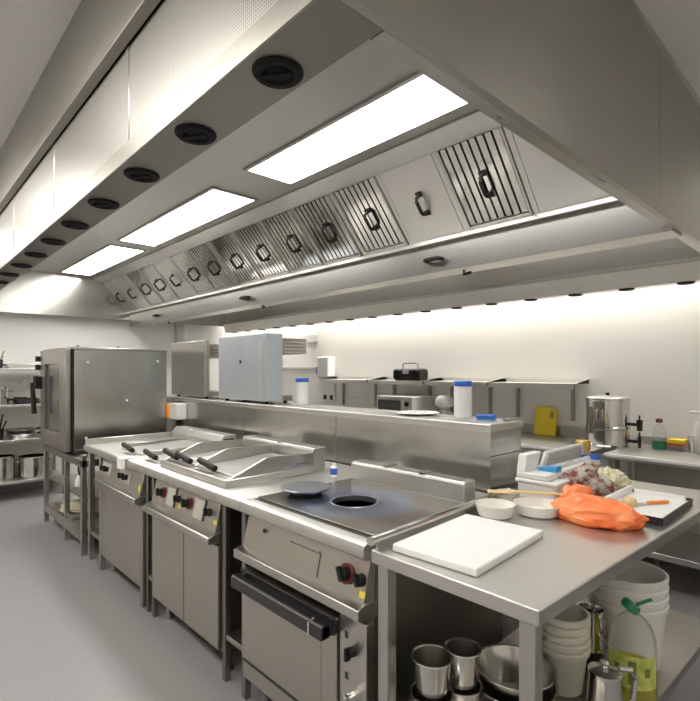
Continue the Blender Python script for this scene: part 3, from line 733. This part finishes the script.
# ------------------------------------------------------------------ under the table
def steel_pot(x, y, z, r, h, taper, label, name='steel_pot', cat='pot', group='steel pots under the table', handles=False):
    t = thing(name, label, cat, (x, y, z), group)
    b = MB().lathe((x, y, z), [(0, 0), (r * taper - .006, 0), (r * taper, .006), (r, h - .005), (r + .006, h - .002), (r + .005, h + .002), (r - .003, h), (r * taper - .004, .009), (0, .008)], 44).build('body', 'steel_pot', t)
    return t
steel_pot(1.283, .985, SZ, .066, .145, .74, 'lower steel beaker pot of the stack nearest the front table leg')
steel_pot(1.283, .985, SZ + .105, .062, .155, .72, 'upper steel beaker pot nested in the stack nearest the front table leg')
steel_pot(1.388, .940, SZ, .058, .145, .74, 'lower steel beaker pot standing left of the wide mixing bowl')
steel_pot(1.388, .940, SZ + .108, .055, .158, .72, 'upper steel beaker pot nested left of the wide mixing bowl')
for i, (r, h, l) in enumerate(((.135, .115, 'lower wide steel bowl of the pair behind the near right table leg'), (.130, .120, 'upper wide steel bowl of the pair behind the near right table leg'))):
    steel_pot(1.575, .86, SZ + i * .045, r, h, .70, l, 'mixing_bowl', 'bowl', 'wide steel bowls under the table')
def plastic_tub(x, y, z, r, h, taper):
    return MB().lathe((x, y, z), [(0, 0), (r * taper - .008, 0), (r * taper, .008), (r - .006, h - .022), (r - .005, h - .020), (r + .002, h - .018), (r + .004, h - .002), (r + .001, h), (r - .006, h), (r * taper - .004, .012), (0, .010)], 48)
places = ['bottom', 'second', 'third', 'fourth', 'top']
for i in range(5):
    o = plastic_tub(1.838, .808, SZ + i * .030, .087, .165, .74).build('plastic_tub', 'tub', loc=(1.838, .808, SZ + i * .03))
    tag(o, '%s tub of the short stack of small cream tubs under the table' % places[i] + ('' if i in (0, 4) else ' from the bottom'), 'tub', 'small cream tubs under the table')
for i in range(4):
    o = plastic_tub(2.205, .712, SZ + i * .037, .143, .255, .80).build('plastic_bucket', 'bucket', loc=(2.205, .712, SZ + i * .037))
    tag(o, '%s bucket of the tall stack of large white buckets under the table' % (['bottom', 'second', 'third', 'top'][i]) + (' from the bottom' if i in (1, 2) else ''), 'bucket', 'large white buckets under the table')
# oil bottle
bx, by = 1.94, .608
t = thing('oil_bottle', 'large clear oil bottle with flipped green cap and olive label under the table', 'bottle', (bx, by, SZ))
MB().lathe((bx, by, SZ), [(0, .004), (.066, .0), (.075, .008), (.077, .03), (.076, .20), (.073, .235), (.060, .275), (.040, .300), (.022, .315), (.018, .32), (.018, .338), (0, .338)], 44).build('body', 'clear', t)
MB().lathe((bx, by, SZ), [(0, .006), (.064, .006), (.073, .012), (.073, .14), (0, .14)], 40).build('oil', 'oil', t)
def arcband(r0, r1, a0, a1, z0, z1, n=20):
    mb = MB(); v = []
    for i in range(n + 1):
        a = a0 + (a1 - a0) * i / n
        for r, z in ((r0, z0), (r1, z0), (r1, z1), (r0, z1)): v.append((bx + r * math.cos(a), by + r * math.sin(a), SZ + z))
    fs = [(i * 4 + j, i * 4 + (j + 1) % 4, i * 4 + 4 + (j + 1) % 4, i * 4 + 4 + j) for i in range(n) for j in range(4)]
    return mb.add(v, fs + [(0, 1, 2, 3), (n * 4, n * 4 + 3, n * 4 + 2, n * 4 + 1)])
ca = math.atan2(-by, -bx)
lb = arcband(.0772, .0782, ca - 1.15, ca + 1.15, .085, .195).build('paper_label', 'oillabel', t)
arcband(.0782, .0786, ca - .16, ca + .16, .10, .18).build('olive_picture', 'olive', lb)
arcband(.0782, .0786, ca - .75, ca - .5, .14, .16).build('print', 'olive', lb)
arcband(.0782, .0786, ca + .5, ca + .75, .13, .16).build('print', 'olive', lb)
cr = Matrix.Rotation(.45, 3, 'Y') @ Matrix.Rotation(.5, 3, 'X')
g = MB().lathe((bx - .005, by + .005, SZ + .335), [(0, -.012), (.026, -.012), (.031, -.006), (.031, .010), (.026, .018), (0, .020)], 32, cr)
g.build('cap', 'green', t)
MB().tube([(bx + .02, by - .01, SZ + .34), (bx + .05, by - .035, SZ + .352), (bx + .06, by - .045, SZ + .357)], .006).build('cap_strap', 'green', t)
# coffee jug
jx, jy = 1.715, .618
t = thing('coffee_jug', 'polished steel lidded jug in front of the oil bottle under the table', 'jug', (jx, jy, SZ))
MB().lathe((jx, jy, SZ), [(0, 0), (.052, 0), (.055, .006), (.053, .10), (.048, .185), (.050, .190), (0, .192)], 40).build('body', 'steel_pol', t)
MB().lathe((jx, jy, SZ), [(0, .190), (.051, .190), (.051, .198), (.030, .206), (.010, .209), (.008, .215), (.015, .224), (.010, .233), (0, .235)], 36).build('lid', 'steel_pol', t)
hd = Vector((.72, -.69, 0)); j = Vector((jx, jy, SZ))
MB().tube([j + hd * .046 + Vector((0, 0, .205)), j + hd * .085 + Vector((0, 0, .200)), j + hd * .098 + Vector((0, 0, .17)), j + hd * .09 + Vector((0, 0, .10)), j + hd * .057 + Vector((0, 0, .06))], .009).build('handle', 'steel_pol', t)
# steel jug behind
kx, ky = 1.985, .765
t = thing('steel_jug', 'steel jug with loop handles half hidden between small tubs and large buckets', 'jug', (kx, ky, SZ)); k = Vector((kx, ky, SZ))
MB().lathe((kx, ky, SZ), [(0, 0), (.040, 0), (.042, .005), (.042, .24), (.046, .262), (.043, .262), (.038, .24), (.038, .01), (0, .008)], 32).build('body', 'steel_pol', t)
hd = Vector((-.2, -.98, 0))
for z in (.23, .16): MB().tube([k + hd * .04 + Vector((0, 0, z)), k + hd * .058 + Vector((0, 0, z + .005)), k + hd * .062 + Vector((0, 0, z - .025)), k + hd * .041 + Vector((0, 0, z - .05))], .006).build('handle', 'steel_pol', t)
MB().lathe((kx, ky, SZ), [(.0425, .04), (.0435, .04), (.0435, .11), (.0425, .11)], 32).build('black_sleeve', 'black', t)

# ------------------------------------------------------------------ back wall counters
t = thing('sink_bench', 'stainless bench along the back wall at the right with lower shelf', 'bench', (4.0, .3, 0))
y0, y1 = -1.6, 1.33
MB().prism([(3.67, .862), (3.66, .88), (3.665, .898), (3.68, .9), (4.355, .9), (4.355, .862)], 'y', y0, y1).build('worktop', 'steel_top', t, .002)
B(4.345, 4.362, y0, y1, .9, .965).build('upstand', 'steel_y', t, .003)
B(3.74, 3.755, y0 + .02, y1 - .14, .60, .862).build('apron', 'steel_y', t)
for y in (y1 - .04, y1 - .16, -.2, y0 + .05):
    for x in (3.71, 4.3): B(x - .02, x + .02, y - .02, y + .02, 0, .862).build('leg', 'steel_z', t, .003)
B(3.68, 4.33, y0 + .02, y1 - .02, .245, .285).build('shelf', 'steel_top', t, .004)
t = thing('wall_bench', 'stainless bench along the back wall behind the servery wall', 'bench', (4.0, 3.2, 0))
y0, y1 = 1.42, 5.2
MB().prism([(3.62, .862), (3.61, .88), (3.615, .898), (3.63, .9), (4.355, .9), (4.355, .862)], 'y', y0, y1).build('worktop', 'steel_top', t, .002)
B(4.345, 4.362, y0, y1, .9, .985).build('upstand', 'steel_y', t, .003)
for y in (y0 + .04, 2.7, 4.0, y1 - .04):
    for x in (3.66, 4.3): B(x - .02, x + .02, y - .02, y + .02, 0, .862).build('leg', 'steel_z', t, .003)
B(3.63, 4.33, y0 + .02, y1 - .02, .245, .285).build('shelf', 'steel_top', t, .004)
# wall shelves
SH = [(4.06, 4.90, 'farthest steel wall shelf, left of the radio'), (3.25, 4.02, 'steel wall shelf under the black radio'), (2.50, 3.21, 'steel wall shelf third from the far corner, right of the radio'), (1.70, 2.47, 'nearest steel wall shelf, above the yellow board')]
for a, b, l in SH:
    t = thing('wall_shelf', l, 'shelf', (4.2, (a + b) / 2, 1.33), 'steel shelves on the back wall')
    MB().prism([(4.05, 1.322), (4.05, 1.3665), (4.368, 1.3665), (4.368, 1.40), (4.362, 1.40), (4.362, 1.36), (4.058, 1.36), (4.058, 1.322)], 'y', a, b).build('board', 'steel_edge', t)
    for y in (a + .13, b - .13):
        MB().prism([(4.368, 1.358), (4.10, 1.358), (4.10, 1.345), (4.335, 1.325), (4.335, 1.04), (4.368, 1.04)], 'y', y - .012, y + .012).build('bracket', 'steel_worn', t, .002)
# radio
t = thing('radio', 'black portable radio with carry handle on the wall shelf', 'radio', (4.18, 3.50, 1.365))
B(4.10, 4.25, 3.30, 3.70, 1.368, 1.495).build('body', 'black', t, .035, seg=4)
for y in (3.38, 3.62): MB().cyl((4.103, y, 1.43), (4.093, y, 1.43), .050, n=28).build('speaker', 'rubber', t)
B(4.094, 4.105, 3.46, 3.54, 1.44, 1.475).build('display', 'lightgrey', t, .002)
MB().tube([(4.18, 3.39, 1.485), (4.18, 3.395, 1.545), (4.18, 3.42, 1.555), (4.18, 3.58, 1.555), (4.18, 3.605, 1.545), (4.18, 3.61, 1.485)], .009).build('carry_handle', 'steel_worn', t)
# microwave and bowl on the counter behind
t = thing('microwave', 'pale countertop oven with dark window under the wall shelf', 'microwave', (4.1, 3.48, .9))
B(3.92, 4.33, 3.26, 3.76, .905, 1.205).build('case', 'lightgrey', t, .008)
B(3.912, 3.922, 3.41, 3.73, .94, 1.165).build('window', 'ovenglass', t, .003)
for z in (1.13, 1.05): MB().cyl((3.921, 3.33, z), (3.905, 3.33, z), .026, n=20).build('dial', 'black', t)
t = thing('dome_cover', 'upturned pale dome cover on the bench below the wall shelf', 'dome cover', (4.1, 3.0, .9))
MB().lathe((4.08, 2.98, .9), [(0, 0), (.06, 0), (.05, .06), (.03, .09), (.03, .20), (.08, .22), (.095, .245), (.09, .29), (.06, .325), (0, .335)], 36).build('dome', 'ceramic', t)
# dispenser and sockets at the wall corner
t = thing('towel_dispenser', 'white paper towel dispenser on the back wall near the corner', 'dispenser', (4.3, 5.05, 1.38))
B(4.23, 4.368, 4.93, 5.16, 1.385, 1.66).build('cover', 'white', t, .02, seg=3)
B(4.235, 4.36, 5.16, 5.175, 1.43, 1.52).build('side_latch', 'bluecap', t, .003)
t = thing('socket_panel', 'white double socket panel on the back wall below the dispenser', 'socket', (4.35, 4.98, 1.06))
B(4.345, 4.369, 4.93, 5.2, 1.05, 1.33).build('plate', 'white', t, .006)
for y in (4.99, 5.12): B(4.335, 4.346, y - .028, y + .028, 1.09, 1.15).build('socket', 'slot', t, .003)
t = thing('control_box', 'small white box on the recessed wall above the salamander', 'box', (4.7, 5.8, 1.95))
B(4.68, XR - .002, 5.60, 6.05, 1.90, 2.02).build('case', 'white', t, .01)
B(4.74, XR - .001, 5.4, 7.2, 1.50, 1.53).build('cable_trunking', 'lightgrey', loc=(4.76, 6.3, 1.5)); tag(bpy.data.objects['cable_trunking'], 'thin grey trunking running along the recessed back wall', 'trunking')
# yellow chopping board leaning on the wall
t = thing('yellow_board', 'yellow plastic board with cut-out handle leaning against the back wall', 'cutting board', (4.27, 2.02, .9))
yb = MB(); th = .022
ysb = [(2.04, 2.08)]
def lean(mb, ya, yb_, z0, z1):
    f = lambda z: 4.27 + (z - .9) * .22
    return mb.prism([(f(z0), z0), (f(z0) + th, z0), (f(z1) + th, z1), (f(z1), z1)], 'y', ya, yb_)
lean(yb, 1.955, 2.15, .9035, 1.05); lean(yb, 2.015, 2.15, 1.05, 1.15); lean(yb, 1.955, 1.98, 1.05, 1.13); lean(yb, 1.98, 2.015, 1.11, 1.14)
yb.build('panel', 'yellow', t, .003)
# urn
ux, uy = 4.05, 1.435
t = thing('water_urn', 'tall stainless water urn with black taps on the bench at the wall', 'urn', (ux, uy - .02, .9))
uy += .005
MB().lathe((ux, uy, .9), [(0, .0), (.155, .0), (.158, .01), (.150, .02), (.150, .13), (.156, .135), (.156, .15), (.150, .155), (.150, .345), (.154, .35), (.154, .362), (0, .366)], 56).build('body', 'steel_pol', t)
MB().lathe((ux, uy, .9), [(0, .364), (.148, .364), (.140, .374), (.03, .384), (0, .384)], 48).build('lid', 'steel_top', t)
MB().lathe((ux, uy, .9), [(0, .383), (.010, .383), (.016, .395), (.012, .405), (0, .405)], 20).build('lid_knob', 'black', t)
for z, r in ((.175, .022), (.05, .012)):
    td = Vector((.05, -1, 0)).normalized()
    p = Vector((ux, uy, .9 + z)) + td * .148
    MB().cyl(p, p + td * .07, .012, n=14).cyl(p + td * .07 + Vector((0, 0, -.045)), p + td * .07 + Vector((0, 0, .035)), r * .8, r, n=16).cyl(p + td * .07 + Vector((0, 0, .035)), p + td * .07 + Vector((0, 0, .07)), .006, n=10).build('tap', 'black', t)
B(ux - .15, ux - .13, uy + .06, uy + .08, 1.0, 1.2).build('gauge_tube', 'steel_worn', t)
for s in (-1, 1):
    MB().tube([(ux - .152, uy + .0 + s * .02, 1.18), (ux - .175, uy + s * .02, 1.17), (ux - .175, uy + s * .02, 1.12), (ux - .152, uy + s * .02, 1.11)], .007).build('side_handle', 'steel_pol', t)
# bottles and sponges at the right wall
sx, sy = 4.17, 1.125
t = thing('trigger_bottle', 'clear bottle with red top and green base on the bench against the wall', 'bottle', (sx, sy, .9))
MB().lathe((sx, sy, .9), [(0, 0), (.040, 0), (.044, .005), (.044, .05), (0, .05)], 32).build('coloured_base', 'green', t)
MB().lathe((sx, sy, .9), [(0, .05), (.044, .05), (.042, .12), (.030, .16), (.016, .175), (.016, .195), (0, .195)], 32).build('body', 'clear', t)
MB().lathe((sx, sy, .9), [(0, .192), (.022, .192), (.022, .215), (.012, .222), (0, .222)], 20).box(sx - .05, sx, sy - .01, sy + .01, .9 + .205, .9 + .22).build('cap', 'red', t)
t = thing('scourer_stack', 'yellow and red scourer pads between the bottle and the soap dispenser', 'sponge', (4.2, 1.02, .9))
B(4.15, 4.24, .965, 1.075, .9005, .932).build('pad', 'spongegrey', t, .005); B(4.152, 4.238, .967, 1.073, .932, .950).build('pad', 'spongered', t, .004); B(4.15, 4.24, .963, 1.07, .950, .978).build('pad', 'sponge', t, .005)
t = thing('steel_shaker', 'small steel shaker cup beside the white soap dispenser', 'shaker', (4.12, .915, .9))
MB().lathe((4.12, .915, .9), [(0, 0), (.020, 0), (.018, .05), (.014, .08), (.022, .095), (.022, .115), (0, .118)], 24).build('body', 'steel_pol', t)
t = thing('soap_dispenser', 'white pump soap dispenser at the right end of the bench', 'soap dispenser', (4.18, .865, .9))
MB().lathe((4.18, .865, .9), [(0, 0), (.040, 0), (.044, .006), (.044, .19), (.034, .215), (.016, .222), (.016, .235), (0, .235)], 32).build('body', 'white', t)
MB().cyl((4.18, .865, 1.13), (4.18, .865, 1.175), .007, n=12).box(4.15, 4.20, .845, .935, 1.172, 1.188).build('pump', 'white', t, .004)

# ------------------------------------------------------------------ storage rack at the far wall
t = thing('storage_rack', 'open rack with four steel shelves against the far wall', 'shelving', (.5, 7.0, 0))
x0, x1, y0, y1 = -.75, 1.62, 6.72, 7.2
for z in (.22, .69, 1.085, 1.50): B(x0, x1, y0, y1, z - .03, z).build('shelf', 'steel_top', t, .004)
for x in (x0 + .02, x1 - .02):
    for y in (y0 + .02, y1 - .02): B(x - .015, x + .015, y - .015, y + .015, 0, 1.75 if False else 1.53).build('post', 'steel_worn', t)
def spot(x, r, h, z, label, lidded=False, y=6.95):
    t = thing('stock_pot', label, 'pot', (x, y, z), 'steel pots on the storage rack')
    MB().lathe((x, y, z), [(0, 0), (r - .01, 0), (r, .01), (r, h - .01), (r + .008, h), (r - .004, h), (r - .006, .012), (0, .01)], 36).build('body', 'steel_pol', t)
    for s in (-1, 1):
        MB().tube([(x + s * r, y - .05, z + h * .75), (x + s * (r + .03), y - .04, z + h * .77), (x + s * (r + .03), y + .04, z + h * .77), (x + s * r, y + .05, z + h * .75)], .008).build('handle', 'steel_worn', t)
    return t
spot(1.01, .13, .27, .22, 'tall steel stock pot on the lowest rack shelf, left one')
spot(1.325, .15, .24, .22, 'wide steel stock pot on the lowest rack shelf beside the oven stand')
spot(.60, .16, .26, .22, 'steel stock pot at the hidden left end of the lowest rack shelf')
spot(1.00, .085, .20, 1.085, 'small steel pot on the third rack shelf at the picture edge')
def pan(x, y, z, r, h, label, dx, m='steel_pol', hm='black'):
    t = thing('frying_pan', label, 'pan', (x, y, z), 'pans on the storage rack')
    MB().lathe((x, y, z), [(0, 0), (r * .8, 0), (r, h), (r - .006, h), (r * .78, .006), (0, .006)], 36).build('body', m, t)
    MB().tube([(x + dx * r * .95, y - .03, z + h * .8), (x + dx * (r + .10), y - .08, z + h + .02), (x + dx * (r + .22), y - .13, z + h + .025)], .012).build('handle', hm, t)
    return t
pan(1.25, 6.98, 1.085, .14, .06, 'dark shallow frying pan with long handle on the third rack shelf', -1, 'blackm')
pan(1.45, 6.95, 1.085, .12, .05, 'small steel frying pan on the third rack shelf near the oven', -1, 'steel_worn')
pan(1.20, 6.95, .69, .17, .05, 'lower wide steel pan on the second rack shelf', 1, 'steel_pol')
pan(1.20, 6.96, .74, .16, .05, 'upper wide steel pan stacked on the second rack shelf', 1, 'steel_worn')
t = thing('utensil_crock', 'black pot holding dark utensils on the second rack shelf', 'utensil pot', (.97, 6.9, .69))
MB().lathe((.97, 6.88, .69), [(0, 0), (.05, 0), (.06, .12), (.055, .12), (.045, .01), (0, .01)], 24).build('pot', 'black', t)
for i in range(5):
    a = i * 1.3; MB().tube([(.97, 6.88, .71), (.97 + .08 * math.cos(a), 6.88 + .06 * math.sin(a), .90 + .02 * i)], .008).build('utensil', 'black', t)
t = thing('utensil_crock', 'dark pot with utensils on the top rack shelf at the picture edge', 'utensil pot', (.97, 6.9, 1.5))
MB().lathe((.97, 6.88, 1.50), [(0, 0), (.045, 0), (.05, .10), (.045, .10), (.04, .01), (0, .01)], 24).build('pot', 'blackm', t)
for i in range(5):
    a = i * 1.3 + .5; MB().tube([(.97, 6.88, 1.52), (.97 + .06 * math.cos(a), 6.88 + .06 * math.sin(a), 1.64 + .015 * i)], .008).build('utensil', 'steel_worn', t)
t = thing('oven_dish', 'long shallow steel oven dish on the top rack shelf', 'dish', (1.2, 6.95, 1.5))
MB().prism([(1.06, 1.502), (1.40, 1.502), (1.42, 1.555), (1.04, 1.555)], 'y', 6.80, 7.1).build('dish', 'steel_top', t, .006)
for x in (1.04, 1.42): B(x - .025, x + .025, 6.88, 7.02, 1.535, 1.548).build('handle', 'black', t, .003)

# ------------------------------------------------------------------ camera, world, view
w = bpy.data.worlds.new('world'); bpy.context.scene.world = w; w.use_nodes = True
w.node_tree.nodes['Background'].inputs[0].default_value = (.9, .92, 1, 1)
w.node_tree.nodes['Background'].inputs[1].default_value = .05
cam = bpy.data.cameras.new('camera'); co = bpy.data.objects.new('camera', cam); C.objects.link(co)
co.location = (0, 0, 1.47); co.rotation_euler = (PI / 2, 0, -math.atan(469 / 500))
cam.sensor_fit = 'HORIZONTAL'; cam.sensor_width = 36; cam.lens = 500 / 700 * 36; cam.shift_y = 20.5 / 700
cam.clip_start = .02
sc = bpy.context.scene; sc.camera = co
vs = sc.view_settings; vs.view_transform = 'Standard'; vs.look = 'None'; vs.exposure = 0.; vs.gamma = 1.; vs.use_curve_mapping = False
for o in bpy.data.objects:
    if '_l' in o: del o['_l']
